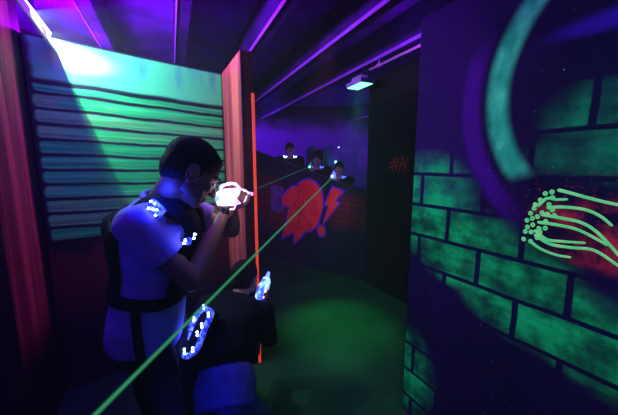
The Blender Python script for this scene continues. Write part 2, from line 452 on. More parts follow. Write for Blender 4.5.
# red brush scribble on that wall
m_scr = flat('dark red brush paint', (.45, .02, .02), .5, .2)
bm = bmesh.new()
Z0 = 1.64
for ln in ([(.42, .0), (.56, .01)], [(.40, -.06), (.55, -.04)], [(.46, -.10), (.50, .06)], [(.52, -.10), (.55, .05)], [(.57, -.12), (.62, .08), (.66, -.12)], [(.58, -.03), (.66, -.02)], [(.67, -.08), (.69, .07)], [(.70, -.11), (.705, -.10)]):
    tube(bm, spline([(a, 0, Z0 + c) for a, c in ln], 3), .009, 6)
for v in bm.verts: v.co.y *= .3
tag(link('graffiti', bm, m_scr, M=frame(BQ - N * .001, -D, N)), 'small red graffiti scribble on the dark brick wall behind the mural wall', 'graffiti')

# ---------------------------------------------------- far partition, boards and doorway
m_part = flat('dull violet partition paint', (.17, .03, .42), .8, .1, .2, 4)
bm = bmesh.new()
box(bm, (.44, 6.0, 0), (.60, 6.06, 1.98)); box(bm, (.60, 6.0, 1.86), (1.0, 6.06, 1.98)); box(bm, (.98, 6.0, 0), (1.7, 6.06, 1.98))
tag(link('wall_far_partition', bm, m_part, smooth=False), kind='structure')
m_teal, b = newmat('teal painted boards', .6, .2)
x, y, z = coords()
c = mix(step(nz(7, 3, (2, 1, .1)), .4, .65), (.01, .06, .12), (.05, .42, .36))
c = mix(step((x * 9).fract(), .86, .95), c, (.0, .01, .03)); put(b, c)
bm = bmesh.new()
for i in range(5): box(bm, (-.06 + i * .10, 5.98 - (i % 2) * .008, 0), (.036 + i * .10, 6.02, 1.97 + .03 * math.sin(i * 2)), None, .004)
tag(link('board_screen', bm, m_teal, smooth=False), 'narrow screen of upright teal boards at the far end behind the players', 'screen')

# ---------------------------------------------------- rafters
m_raf = flat('dark violet rafter paint', (.045, .001, .15), .7, .05, .3, 5)
m_lit_edge = flat('lit violet rafter edge', (.40, .06, .85), .5, .3, .15, 9)  # light catching the rafter edges, put into a brighter colour
def z_at(px, py, z):
    d_ = V(((px - 309) / 290, math.cos(PITCH) - (py - 207.5) / 290 * math.sin(PITCH), -math.sin(PITCH) - (py - 207.5) / 290 * math.cos(PITCH)))
    return V((0, 0, CAMH)) + d_ * ((z - CAMH) / d_.z)
RAF = [((103, 50), 'nearest to the bright batten'), ((175, 62), 'passing above the corner of the shutter wall'), ((255, 45), 'passing above the end of the plank wing'),
       ((258, 100), 'left of the passage lamp'), ((279, 110), 'directly over the passage lamp'), ((386, 112), 'beyond the passage lamp on the right'), ((400, 128), 'farthest to the right above the brick wall')]
RD = V((-.425, .905, 0)).normalized(); RN = V((.905, .425, 0)).normalized()
for (p, say) in RAF:
    q = z_at(*p, 2.72); q.z = 0
    s0 = q.dot(RD); q -= RD * s0
    # run from the near wall to the back wall
    t0 = (YN + .02 - q.y) / RD.y; t1 = (YF - .02 - q.y) / RD.y
    for _ in range(1):
        if q.x + RD.x * t1 < XL + .1: t1 = (XL + .1 - q.x) / RD.x
        if q.x + RD.x * t0 > XR - .1: t0 = (XR - .1 - q.x) / RD.x
    bm = bmesh.new(); box(bm, (t0, 0, 2.72), (t1, .10, H), None, .006)
    ro = tag(link('ceiling_rafter', bm, m_raf, smooth=False, M=frame(q, RD, -RN, (0, 0, 1)) @ Matrix.Translation((0, -.10, 0))), 'long dark violet ceiling rafter ' + say, 'rafter', 'ceiling rafters')
    bm = bmesh.new(); box(bm, (t0, .098, 2.712), (t1, .106, 2.745), None, .002); link('lit_edge', bm, m_lit_edge, ro, smooth=False)  # strip added along the rafter to draw its lit edge

# ---------------------------------------------------- batten over the shutter wall
pdir = (WC + U * .416 + V((0, 0, 1.571)) - TUBE).normalized()
bat = empty('ultraviolet_batten', TUBE)
tag(bat, 'long glaring white-violet batten light running up from the shutter wall corner', 'lamp')
qn = D.cross(pdir).normalized()
if qn.dot(N) < 0: qn = -qn
MTI = Matrix.Translation(-TUBE)
m_board = flat('pale violet batten board', (.70, .45, .95), .5, .3, .1, 8)
bm = bmesh.new(); box(bm, (0.02, -.040, -.014), (1.55, .085, -.003), None, .002)
link('board', bm, m_board, bat, smooth=False, M=MTI @ frame(TUBE, -D, pdir, (-D).cross(pdir) * (1 if (-D).cross(pdir).dot(N) > 0 else -1)))
bm = bmesh.new(); tube(bm, [D * -.03 + qn * .002 + pdir * -.03, D * -1.50 + qn * .002 + pdir * -.03], .009, 12)
link('tube', bm, glow('violet white tube glass', (1.0, .50, 1.0), 9.0, (.9, .8, 1)), bat)
bm = bmesh.new()
for t in (.02, 1.5):
    bm = bmesh.new(); tube(bm, [D * -t + pdir * -.03, D * -(t + .025) + pdir * -.03], .013, 12); link('end_cap', bm, m_board, bat)
bm = bmesh.new()
for t in (.25, 1.25):
    bm = bmesh.new(); box(bm, (-.012, -.012, 0), (.012, .012, .585), Matrix.Translation(D * -t - pdir * .04 - qn * .02)); link('hanger', bm, m_raf, bat, smooth=False)

# ---------------------------------------------------- passage lamp on its conduit
LP = V((.60, 3.60, 2.56))
lamp = empty('passage_lamp', LP); lamp.scale = (.82, .82, .82); lamp.rotation_euler = (0, R(0), math.atan2(RD.y, RD.x))
tag(lamp, 'boxy lamp with glowing green-white face hanging over the passage', 'lamp')
m_lh = flat('lilac lamp housing', (.50, .25, .80), .5, .3, .1)
m_lamp = glow('green white lamp glass', (.22, 1.0, .45), 2.4)
bm = bmesh.new(); box(bm, (-.20, -.11, -.025), (.20, .11, .035), None, .008, 2); link('housing', bm, m_lh, lamp, smooth=False)
bm = bmesh.new(); box(bm, (-.11, -.06, .035), (.13, .06, .10), None, .01, 2); link('ballast_box', bm, m_lh, lamp, smooth=False)
bm = bmesh.new(); box(bm, (-.185, -.095, -.034), (.185, .095, -.024), None, .003); link('glass', bm, m_lamp, lamp, smooth=False)
bm = bmesh.new()
for xx in (-.205, .190):
    bm = bmesh.new(); box(bm, (xx, -.115, -.030), (xx + .015, .115, .03)); link('end_plate', bm, m_raf, lamp, smooth=False)
bm = bmesh.new()
for xx in (-.08, .10):
    bm = bmesh.new(); tube(bm, [(xx, 0, .09), (xx, 0, .17)], .006, 8); link('hanger_rod', bm, m_raf, lamp)
light('lamp_face_light', 'AREA', (LP.x, LP.y, 2.50), (.25, 1.0, .5), .2, aim=(LP.x, LP.y, 0), size=.2)
con = empty('conduit', LP + V((0, 0, .105)))
tag(con, 'thin violet conduit running right from the passage lamp towards the mural wall', 'conduit')
m_con = flat('pale violet conduit', (.85, .30, 1.0), .4, .4, .1)
bm = bmesh.new(); tube(bm, [RD * -.19, RD * -2.6], .013, 10); link('pipe', bm, m_con, con)
bm = bmesh.new()
for t in (.35, 1.2, 2.1):
    bm = bmesh.new(); box(bm, (-.02, -.018, -.016), (.02, .018, .016), frame(RD * -t, RD, RN)); tube(bm, [RD * -t, RD * -t + V((0, 0, .345))], .005, 6)
    link('clip', bm, m_con, con, smooth=False)
light('conduit_fill', 'AREA', (.85, 2.55, 2.45), (.45, .05, 1.0), 1.6, aim=(.95, 2.8, 2.67), size=.2)  # added fill to lift the conduit, no fixture there

# ---------------------------------------------------- laser beams
b0 = V((.372, 4.30, 1.462)); b1 = z_at(95, 415, 1.0); b1 = V((0, 0, CAMH)) + (b1 - V((0, 0, CAMH))) * (.70 / b1.y); BE = b1 + (b1 - b0) * .05
def beam_mat(name, col, st, op):
    m = bpy.data.materials.new(name); m.use_nodes = True; X.nt = m.node_tree; nt = m.node_tree
    for n in list(nt.nodes): nt.nodes.remove(n)
    o = nt.nodes.new('ShaderNodeOutputMaterial'); e = nt.nodes.new('ShaderNodeEmission'); t = nt.nodes.new('ShaderNodeBsdfTransparent'); k = nt.nodes.new('ShaderNodeMixShader')
    e.inputs[0].default_value = (*col, 1); e.inputs[1].default_value = st; k.inputs[0].default_value = op
    nt.links.new(t.outputs[0], k.inputs[1]); nt.links.new(e.outputs[0], k.inputs[2]); nt.links.new(k.outputs[0], o.inputs[0]); return m
def beam(a, b, ra, rb, mat, label):
    a, b = V(a), V(b); o = empty('laser_beam', a); tag(o, label, 'laser beam')
    bm = bmesh.new(); tube(bm, [V((0, 0, 0)), b - a], [ra, rb], 10); link('outer_glow', bm, mat[0], o)
    bm = bmesh.new(); tube(bm, [V((0, 0, 0)), b - a], [ra * .45, rb * .45], 8); link('core', bm, mat[1], o)
beam((.372, 4.30, 1.462), BE, .0090, .0090, (beam_mat('green beam glow', (.03, .60, .30), .20, .45), beam_mat('green beam core', (.18, 1.0, .40), .48, .42)), 'bright green laser beam crossing the room from the rightmost far player')
beam((-.02, 4.62, 1.575), (-.285, 1.50, 1.478), .006, .0022, (beam_mat('faint beam glow', (.04, .35, .30), .25, .35), beam_mat('faint beam core', (.10, .6, .45), .35, .3)), 'faint thin green laser beam between the middle far player and the near phaser')

# ================================================================== PEOPLE
class Blobs:
    """closed pieces that are fused into one skin by a voxel remesh"""
    def __init__(s): s.bm = bmesh.new()
    def ell(s, c, r, M=None, seg=20):
        q = bmesh.ops.create_uvsphere(s.bm, u_segments=seg, v_segments=seg // 2 + 2, radius=1)
        M = M or Matrix.Identity(3)
        for v in q['verts']: v.co = V(c) + M @ V((v.co.x * r[0], v.co.y * r[1], v.co.z * r[2]))
    def cap(s, a, b, ra, rb, n=16, round_=True, sx=1.0, sdir=None):
        """tapered limb; sx flattens it along sdir"""
        a, b = V(a), V(b); t = (b - a); L = t.length; t.normalize()
        u = (V(sdir) - t * V(sdir).dot(t)).normalized() if sdir is not None else t.orthogonal().normalized(); w = t.cross(u)
        prof = []
        if round_:
            for k in range(1, 5): an = math.pi / 2 * (1 - k / 5); prof.append((-ra * math.sin(an), ra * math.cos(an)))
        for k in range(7):
            f = k / 6; prof.append((L * f, ra + (rb - ra) * f))
        if round_:
            for k in range(1, 5): an = math.pi / 2 * (k / 5); prof.append((L + rb * math.sin(an), rb * math.cos(an)))
        rings = []
        for (h, r) in prof:
            rings.append([s.bm.verts.new(a + t * h + (u * math.cos(2 * math.pi * i / n) * sx + w * math.sin(2 * math.pi * i / n)) * r) for i in range(n)])
        for p, q in zip(rings, rings[1:]):
            for i in range(n): s.bm.faces.new((p[i], p[(i + 1) % n], q[(i + 1) % n], q[i]))
        s.bm.faces.new(rings[0][::-1]); s.bm.faces.new(rings[-1])
    def limb(s, pts, rads, **k):
        for i in range(len(pts) - 1): s.cap(pts[i], pts[i + 1], rads[i], rads[i + 1], **k)
    def loft(s, secs, n=32, ex=2.4):
        """secs: (centre, side vec, front vec, half side, half front)"""
        rings = []
        for (c, sd, fr, a, b) in secs:
            rg = []
            for i in range(n):
                th = 2 * math.pi * i / n; cs, sn = math.cos(th), math.sin(th)
                px = math.copysign(abs(cs) ** (2 / ex), cs) * a; py = math.copysign(abs(sn) ** (2 / ex), sn) * b
                rg.append(s.bm.verts.new(V(c) + sd * px + fr * py))
            rings.append(rg)
        for p, q in zip(rings, rings[1:]):
            for i in range(n): s.bm.faces.new((p[i], p[(i + 1) % n], q[(i + 1) % n], q[i]))
        s.bm.faces.new(rings[0][::-1]); s.bm.faces.new(rings[-1])
    def done(s, name, mat, parent, vox=.006, smooth=4, wrinkle=0, wscale=.08):
        o = link(name, s.bm, mat, None)
        r = o.modifiers.new('r', 'REMESH'); r.mode = 'VOXEL'; r.voxel_size = vox; r.use_smooth_shade = True
        if smooth: q = o.modifiers.new('s', 'SMOOTH'); q.iterations = smooth; q.factor = .6
        if wrinkle:
            tx = bpy.data.textures.new('folds', 'CLOUDS'); tx.noise_scale = wscale; tx.noise_depth = 1
            d_ = o.modifiers.new('w', 'DISPLACE'); d_.texture = tx; d_.strength = wrinkle; d_.mid_level = .5; d_.texture_coords = 'GLOBAL'
        dg = bpy.context.evaluated_depsgraph_get(); me = bpy.data.meshes.new_from_object(o.evaluated_get(dg), preserve_all_data_layers=False, depsgraph=dg)
        o.modifiers.clear(); old = o.data; o.data = me; bpy.data.meshes.remove(old)
        for p in me.polygons: p.use_smooth = True
        if not me.materials: me.materials.append(mat)
        me.name = name
        if parent is not None:
            o.parent = parent; o.matrix_parent_inverse = Matrix.Translation(-parent.location)
        return o

def head_frame(c, fwd, tilt=0, roll=0):
    f = V(fwd).normalized(); up = V((0, 0, 1)); l = up.cross(f).normalized(); up = f.cross(l).normalized()
    M = Matrix((f, l, up)).transposed()
    return M @ Matrix.Rotation(roll, 3, 'X') @ Matrix.Rotation(tilt, 3, 'Y')

def head(bl, c, M, s=1.0):
    P = lambda x, y, z: V(c) + M @ V((x * s, y * s, z * s))
    E = lambda p, r, m=None: bl.ell(P(*p), [k * s for k in r], M @ (m or Matrix.Identity(3)))
    E((-.012, 0, .030), (.098, .075, .088)); E((.020, 0, .0), (.072, .066, .090)); E((.035, 0, -.045), (.052, .050, .062))
    E((.058, 0, -.090), (.026, .026, .022)); E((.072, 0, .025), (.022, .052, .014))
    for y in (-1, 1):
        E((.028, y * .050, -.058), (.040, .014, .030)); E((.062, y * .036, -.020), (.020, .018, .018))
        E((-.006, y * .077, -.012), (.014, .006, .026), Matrix.Rotation(-.2, 3, 'Y'))
        k = 12; e = []
        for i in range(k):
            an = 2 * math.pi * i / k; e.append(P(-.010 + .019 * math.cos(an) - .003 * math.sin(an), y * (.084 - .004 * math.cos(an)), -.010 + .032 * math.sin(an)))
        tube(bl.bm, e, .0048 * s, 7, True)
        E((-.010, y * .079, -.034), (.009, .006, .010))
    bl.limb([P(.078, 0, .020), P(.098, 0, -.018), P(.104, 0, -.030)], [.008 * s, .011 * s, .013 * s])
    for y in (-1, 1): E((.094, y * .012, -.034), (.010, .008, .008))
    E((.080, 0, -.060), (.013, .024, .006)); E((.078, 0, -.070), (.013, .021, .007))
def face_bits(c, M, s, parent, mat_eye, mat_brow):
    P = lambda x, y, z: V(c) + M @ V((x * s, y * s, z * s))
    for y in (-1, 1):
        bm = bmesh.new(); q = bmesh.ops.create_uvsphere(bm, u_segments=12, v_segments=8, radius=.0125 * s)
        for v in q['verts']: v.co += P(.073, y * .031, -.002)
        o = link('eye', bm, mat_eye, parent); o.matrix_parent_inverse = Matrix.Translation(-parent.location)
        bm = bmesh.new(); tube(bm, [P(.090, y * .016, .022), P(.089, y * .034, .027), P(.080, y * .050, .022)], [.003 * s, .004 * s, .002 * s], 6)
        o = link('eyebrow', bm, mat_brow, parent); o.matrix_parent_inverse = Matrix.Translation(-parent.location)

def hand(bl, wrist, d, n, side, s=1.0, curl=(55, 60, 35), spread=.06, thumb_in=.5):
    """d: where the knuckles point, n: where the palm faces, side: +1 thumb at d x n"""
    d = V(d).normalized(); n = (V(n) - d * V(n).dot(d)).normalized(); t = d.cross(n) * side
    W = V(wrist)
    M = Matrix((d, t, n)).transposed()
    bl.ell(W + d * .045 * s, (.054 * s, .040 * s, .017 * s), M); bl.cap(W - d * .01 * s, W + d * .03 * s, .025 * s, .027 * s, sx=.7, sdir=n)
    for i, (ln, off) in enumerate(((.072, .030), (.080, .010), (.075, -.011), (.060, -.030))):
        p = W + d * (.083 - .006 * abs(i - 1)) * s + t * off * s; a = 0; pts = [W + d * .05 * s + t * off * .8 * s, p]
        for j, fr in enumerate((.45, .32, .23)):
            a += R(curl[j] + i * 3); v = d * math.cos(a) + n * math.sin(a) + t * spread * (1.5 - i) * .4; p = p + v.normalized() * ln * fr * s; pts.append(p)
        bl.limb(pts, [.0095 * s, .0092 * s, .0085 * s, .0078 * s, .0068 * s], n=10)
    p0 = W + d * .022 * s + t * .024 * s
    v1 = (d * .65 + t * .75 + n * .25).normalized(); p1 = p0 + v1 * .034 * s
    v2 = (d * .85 + t * .25 + n * thumb_in).normalized(); p2 = p1 + v2 * .030 * s; p3 = p2 + (d * .8 + n * (thumb_in + .2) - t * .1).normalized() * .026 * s
    bl.limb([p0, p1, p2, p3], [.015 * s, .0125 * s, .0105 * s, .0085 * s], n=10)

def torso_secs(hip, chest, neck, sd, fr, k=1.0, grow_=0.0, shoulder=.205, dep=.115, cut=0):
    hip, chest, neck = V(hip), V(chest), V(neck)
    up1 = (chest - hip).normalized(); up2 = (neck - chest).normalized()
    pts = spline([hip - up1 * .10, hip, hip.lerp(chest, .45), chest, chest.lerp(neck, .55), neck], 3)
    n = len(pts); wa = [.150, .165, .150, .178, shoulder * .95, .075]; da = [.100, .118, .105, .130, dep, .060]
    secs = []
    for i, p in enumerate(pts):
        f = i / (n - 1) * 5; j = min(int(f), 4); g_ = f - j; g_ = g_ * g_ * (3 - 2 * g_)
        a = (wa[j] * (1 - g_) + wa[j + 1] * g_) * k + grow_; b_ = (da[j] * (1 - g_) + da[j + 1] * g_) * k + grow_
        u = (pts[min(i + 1, n - 1)] - pts[max(i - 1, 0)]).normalized()
        ff = (fr - u * fr.dot(u)).normalized(); ss = u.cross(ff)
        if ss.dot(sd) < 0: ss = -ss
        secs.append((p, ss, ff, a, b_))
    return secs[:len(secs) - cut] if cut else secs

def skinmat(name, c):
    if name in MATS: return MATS[name]
    m, b = newmat(name, .55, .35); put(b, mix(step(nz(25, 3), .35, .7), tuple(k * .85 for k in c), c))
    b.inputs['Subsurface Weight'].default_value = .08; b.inputs['Subsurface Radius'].default_value = (.01, .004, .002)
    MATS[name] = m; return m

def adopt(o, parent, root):
    o.parent = parent
    if parent is root: o.matrix_parent_inverse = Matrix.Translation(-root.location)
    return o

def vest_panel(secs, lo, hi, keep, off, thick, mat, root, name='vest', n=48):
    """a shell that follows the torso; keep(theta, v) says where cloth is (theta 90 = front, 270 = back, 0 = +side)"""
    bm = bmesh.new(); sub = []
    for a, b in zip(secs[lo:hi], secs[lo + 1:hi + 1]):
        for k in range(3):
            f = k / 3; sub.append((V(a[0]).lerp(V(b[0]), f), a[1].lerp(b[1], f).normalized(), a[2].lerp(b[2], f).normalized(), a[3] * (1 - f) + b[3] * f, a[4] * (1 - f) + b[4] * f))
    rings = []
    for (c, s_, f_, a, b) in sub:
        rg = []
        for i in range(n):
            th = 2 * math.pi * i / n; cs, sn = math.cos(th), math.sin(th)
            rg.append(bm.verts.new(V(c) + s_ * math.copysign(abs(cs) ** (2 / 2.4), cs) * (a + off) + f_ * math.copysign(abs(sn) ** (2 / 2.4), sn) * (b + off)))
        rings.append(rg)
    m = len(rings)
    for j in range(m - 1):
        for i in range(n):
            th = (i + .5) * 360 / n; v = (j + .5) / (m - 1)
            if keep(th, v): bm.faces.new((rings[j][i], rings[j][(i + 1) % n], rings[j + 1][(i + 1) % n], rings[j + 1][i]))
    loose = [v for v in bm.verts if not v.link_faces]; bmesh.ops.delete(bm, geom=loose, context='VERTS')
    bmesh.ops.recalc_face_normals(bm, faces=bm.faces)
    bmesh.ops.solidify(bm, geom=bm.faces[:], thickness=-thick)
    o = link(name, bm, mat); return adopt(o, root, root)

def led_cluster(parent, root, pts, mat, r=.006, name='led_light'):
    for p in pts:
        bm = bmesh.new(); q = bmesh.ops.create_icosphere(bm, subdivisions=2, radius=r)
        for v in q['verts']: v.co = V(p) + V(v.co)
        adopt(link(name, bm, mat), parent, root)
def module(root, c, a, u, n, w_, h_, mat, parent=None, name='sensor_module'):
    """rounded translucent sensor housing on the vest"""
    bm = bmesh.new(); M = frame(c, a, u, n)
    box(bm, (-w_, -h_, -.012), (w_, h_, .014), M, .010, 3)
    for k in (-.5, 0, .5): box(bm, (-w_ * .8, h_ * k - .003, .012), (w_ * .8, h_ * k + .003, .018), M, .001)
    return adopt(link(name, bm, mat), parent or root, root)

def phaser(loc, d, up, s, shell, label, glowc=None, leds=None, group=None, lead=None):
    """hand-held laser tag phaser: shell with open carrying handle, grip, trigger, emitter, display"""
    d = V(d).normalized(); l = V(up).cross(d).normalized(); up = d.cross(l).normalized()
    root = empty('phaser'); root.matrix_world = frame(loc, d, l, up) @ Matrix.Scale(s, 4)
    tag(root, label, 'toy gun', group)
    bm = bmesh.new()
    prof = [(-.10, -.045), (-.115, .0), (-.10, .040), (-.05, .055), (.05, .053), (.10, .040), (.125, .020), (.125, -.018), (.10, -.040), (.0, -.056)]
    prism(bm, prof, -.026, .026)
    bmesh.ops.bevel(bm, geom=bm.edges[:], offset=.010, segments=3, affect='EDGES', profile=.6)
    link('shell', bm, shell, root)
    bm = bmesh.new(); tube(bm, spline([(-.085, 0, .040), (-.080, 0, .070), (-.03, 0, .084), (.03, 0, .080), (.075, 0, .040)], 5), .0095, 10); link('carrying_handle', bm, shell, root)
    bm = bmesh.new(); prism(bm, [(-.075, -.030), (-.025, -.038), (-.045, -.125), (-.090, -.120)], -.017, .017)
    bmesh.ops.bevel(bm, geom=bm.edges[:], offset=.007, segments=3, affect='EDGES'); link('grip', bm, flat('black plastic', (.02, .02, .03), .4, .5), root)
    bm = bmesh.new(); tube(bm, spline([(-.028, 0, -.075), (.012, 0, -.078), (.030, 0, -.038)], 5), .005, 8); link('trigger_guard', bm, shell, root)
    bm = bmesh.new(); tube(bm, spline([(-.010, 0, -.036), (-.004, 0, -.052), (-.012, 0, -.064)], 4), .004, 8); link('trigger', bm, MATS['black plastic'], root)
    bm = bmesh.new(); tube(bm, [(.12, 0, .002), (.150, 0, .002), (.152, 0, .002), (.175, 0, .002)], [.019, .017, .013, .012], 16); link('emitter', bm, lead or shell, root)
    bm = bmesh.new(); box(bm, (-.118, -.016, -.014), (-.106, .016, .018), None, .003); link('display', bm, glow('blue display', (.1, .25, 1), 3), root)
    for k in range(3):
        bm = bmesh.new(); tube(bm, [(-.05 + k * .05, -.028, .004), (-.05 + k * .05, -.031, .004)], [.009, .007], 12); link('side_light', bm, leds or shell, root)
    return root

m_black = flat('black vest nylon', (.008, .005, .014), .8, .08, .3, 20, .3)
m_hair = flat('dark brown hair', (.014, .006, .014), .8, .12, .5, 60, .8)
m_eye = flat('eye white', (.7, .7, .75), .3, .5, .05)
m_shirt = flat('pale blue-white cotton', (.25, .20, .66), .8, .1, .06, 9, .15)
m_pants = flat('black trousers cloth', (.012, .010, .022), .85, .1, .3, 15, .3)
m_shoe = flat('black shoe rubber', (.02, .02, .025), .5, .3)
m_ledw = glow('blue white led', (.35, .55, 1.0), 16)
m_ledb = glow('blue led', (.04, .06, 1.0), 9)
m_mod, b = newmat('translucent sensor plastic', .25, .5)
mc = mix(step(nz(70, 3), .42, .62), (.02, .02, .9), (.20, .35, 1.0)); put(b, mc); put(b, mc, 'Emission Color'); b.inputs['Emission Strength'].default_value = .6

def shoe(bl, ankle, toe_dir):
    a = V(ankle); t = V(toe_dir).normalized(); b0 = V((a.x, a.y, 0))
    base_z = a.z - .085
    bl.cap(V((a.x, a.y, base_z + .038)) - t * .04, V((a.x, a.y, base_z + .036)) + t * .15, .037, .034, sx=1.15, sdir=t.cross(V((0, 0, 1))))
    bl.cap(a - V((0, 0, .05)), a + V((0, 0, .01)), .045, .042)

def person(label, hip, chest, neck, hc, face, tilt, roll, front, r_arm, l_arm, r_leg, l_leg, skin, base, k=1.0, vox=.007,
           hair='short', shirtm=None, pantm=None, sleeve=.75, hs=1.0, rh=None, lh=None, vestm=None, bare=True, shirt_hem=0, low=1, ptop=5):
    """arms: (shoulder, elbow, wrist); legs: (hip joint, knee, ankle)"""
    root = empty('person', base); tag(root, label, 'person')
    fr = V(front).normalized(); sd = fr.cross(V((0, 0, 1))).normalized()      # sd = the person's right
    bl = Blobs(); secs = torso_secs(hip, chest, neck, sd, fr, k)
    bl.loft(secs)
    M = head_frame(hc, face, tilt, roll); head(bl, hc, M, hs)
    nb = V(hc) + M @ V((-.030, 0, -.055)) * hs
    bl.limb([V(neck) - (V(neck) - V(chest)).normalized() * .05, V(neck), nb], [.075 * k, .060 * k, .056 * k])
    for arm in (r_arm, l_arm):
        s_, e_, w_ = [V(p) for p in arm]; mid = e_.lerp(w_, .3)
        bl.limb([V(neck).lerp(V(chest), .35).lerp(s_, .3), s_], [.060 * k, .060 * k]); bl.limb([s_, s_.lerp(e_, .45), e_, mid, w_], [.058 * k, .050 * k, .040 * k, .043 * k, .027 * k], sx=1)
    for (arm, h, side) in ((r_arm, rh, 1), (l_arm, lh, -1)):
        if h: hand(bl, arm[2], h[0], h[1], h[2], k * 1.0, *(h[3:] if len(h) > 3 else ()))
    for leg in (r_leg, l_leg):
        h_, n_, a_ = [V(p) for p in leg]
        bl.limb([h_, h_.lerp(n_, .5), n_, n_.lerp(a_, .3), a_], [.090 * k, .078 * k, .056 * k, .057 * k, .037 * k])
    bl.done('body', skin, root, vox, 3)
    face_bits(hc, M, hs, root, m_eye, m_hair)
    # hair
    hb = Blobs(); P = lambda x, y, z: V(hc) + M @ V((x * hs, y * hs, z * hs))
    if hair == 'curly':
        for i in range(60):
            th = i * 2.399; zz_ = 1 - (i + .5) / 60 * 1.25; rr = math.sqrt(max(0, 1 - zz_ * zz_))
            p = V((math.cos(th) * rr * .098 - .018, math.sin(th) * rr * .082, zz_ * .095 + .035))
            if p.x > .05 and p.z < .06: continue
            hb.ell(P(*p), [.024 * hs] * 3, seg=10)
        hb.ell(P(-.018, 0, .042), (.100 * hs, .080 * hs, .088 * hs), M)
    else:
        hb.ell(P(-.017, 0, .043), (.102 * hs, .0805 * hs, .086 * hs), M); hb.ell(P(-.045, 0, .0), (.070 * hs, .072 * hs, .078 * hs), M)
        hb.ell(P(.022, 0, .080), (.058 * hs, .060 * hs, .030 * hs), M)
        for y in (-1, 1): hb.ell(P(.010, y * .070, .015), (.012 * hs, .010 * hs, .030 * hs), M)
    hb.done('hair', m_hair, root, max(.005, vox * .8), 2, .004, .012)
    # clothes
    sm = shirtm or m_shirt
    sb = Blobs(); ss = torso_secs(hip, chest, neck, sd, fr, k, .014)
    sb.loft(ss[low if not shirt_hem else 0:-2])
    if shirt_hem:
        c0 = ss[0]; dn = (V(hip) - V(chest)).normalized()
        sb.loft([(V(hip) + dn * shirt_hem, c0[1], c0[2], .200 * k, .150 * k), (V(hip) + dn * shirt_hem * .5, c0[1], c0[2], .200 * k, .146 * k), (V(hip) - dn * .05, c0[1], c0[2], .168 * k, .125 * k)])
    for arm in (r_arm, l_arm):
        s_, e_, w_ = [V(p) for p in arm]
        sb.limb([V(neck).lerp(V(chest), .45).lerp(s_, .35), s_], [.075 * k, .076 * k])
        if sleeve <= 1: sb.cap(s_, s_.lerp(e_, sleeve), .074 * k, .078 * k, round_=False); sb.ell(s_, [.075 * k] * 3)
        else: sb.limb([s_, e_], [.074 * k, .056 * k]); sb.cap(e_, e_.lerp(w_, .93), .056 * k, .040 * k)
    sb.done('shirt', sm, root, max(vox, .007), 3, .010 * k, .07)
    pb = Blobs(); pb.loft(torso_secs(hip, chest, neck, sd, fr, k, .010)[0:ptop])
    for leg in (r_leg, l_leg):
        h_, n_, a_ = [V(p) for p in leg]
        pb.limb([h_, h_.lerp(n_, .5), n_, n_.lerp(a_, .4)], [.096 * k, .090 * k, .074 * k, .072 * k]); pb.cap(n_.lerp(a_, .4), n_.lerp(a_, .92), .072 * k, .062 * k, round_=False)
    pb.done('trousers', pantm or m_pants, root, max(vox, .009), 3, .012 * k, .09)
    for leg in (r_leg, l_leg):
        fb = Blobs(); h_, n_, a_ = [V(p) for p in leg]; td = (fr - V((0, 0, 1)) * fr.z); shoe(fb, a_, td)
        fb.done('shoe', m_shoe, root, .008, 2)
    return root, secs, sd, fr

# ------------------------------------------------ the near player at the left
sk = skinmat('brown skin', (.24, .115, .10))
hip, chest, neck = V((-.690, 1.20, 1.05)), V((-.632, 1.18, 1.32)), V((-.585, 1.165, 1.465))
rA = (V((-.600, .995, 1.390)), V((-.462, 1.085, 1.150)), V((-.388, 1.285, 1.375)))
lA = (V((-.610, 1.345, 1.400)), V((-.400, 1.470, 1.270)), V((-.375, 1.385, 1.405)))
man, secs, sd, fr = person('standing near player in pale blue T-shirt and black vest aiming by the shutter wall',
    hip, chest, neck, V((-.452, 1.13, 1.572)), (.84, .54, 0), R(34), R(-4), (.97, .22, 0), rA, lA,
    (V((-.685, 1.13, .95)), V((-.60, 1.09, .52)), V((-.66, 1.06, .09))), (V((-.70, 1.29, .95)), V((-.62, 1.33, .52)), V((-.70, 1.34, .09))),
    sk, (-.68, 1.2, 0), vox=.0045, sleeve=.50, hs=1.05, shirt_hem=.18,
    rh=((.20, .55, .55), (-.35, .6, .0), 1), lh=((.35, -.5, .45), (.3, .3, .8), -1))
def keep(th, v):
    if v > .72: return False
    if v < .10: return True
    return 212 < th < 328 or 40 < th < 140
vest = vest_panel(secs, 4, 14, keep, .026, .014, m_black, man)
def band(pts, w_, t_, up_):
    bm = bmesh.new(); P_ = spline(pts, 6); rings = []
    for i, p in enumerate(P_):
        tt = (P_[min(i + 1, len(P_) - 1)] - P_[max(i - 1, 0)]).normalized(); n_ = (p - V(up_)).normalized(); n_ = (n_ - tt * n_.dot(tt)).normalized(); s_ = tt.cross(n_)
        rings.append([bm.verts.new(p + s_ * a_ * w_ + n_ * b_ * t_) for a_, b_ in ((-1, -1), (1, -1), (1, 0), (.8, 1), (-.8, 1), (-1, 0))])
    for a, b in zip(rings, rings[1:]):
        for i in range(6): bm.faces.new((a[i], a[(i + 1) % 6], b[(i + 1) % 6], b[i]))
    bm.faces.new(rings[0][::-1]); bm.faces.new(rings[-1]); return bm
for sg in (1, -1):
    o_ = sd * sg
    pts = [chest + fr * .155 + o_ * .085 + V((0, 0, -.02)), chest + fr * .155 + o_ * .095 + V((0, 0, .06)), neck + o_ * .105 + fr * .085 + V((0, 0, -.035)), neck + o_ * .105 + V((0, 0, .0)),
           neck + o_ * .11 - fr * .070 + V((0, 0, -.04)), chest - fr * .135 + o_ * .10 + V((0, 0, .06)), chest - fr * .140 + o_ * .09 + V((0, 0, -.02))]
    adopt(link('shoulder_strap', band(pts, .042, .014, chest + V((0, 0, .03))), m_black), vest, man)
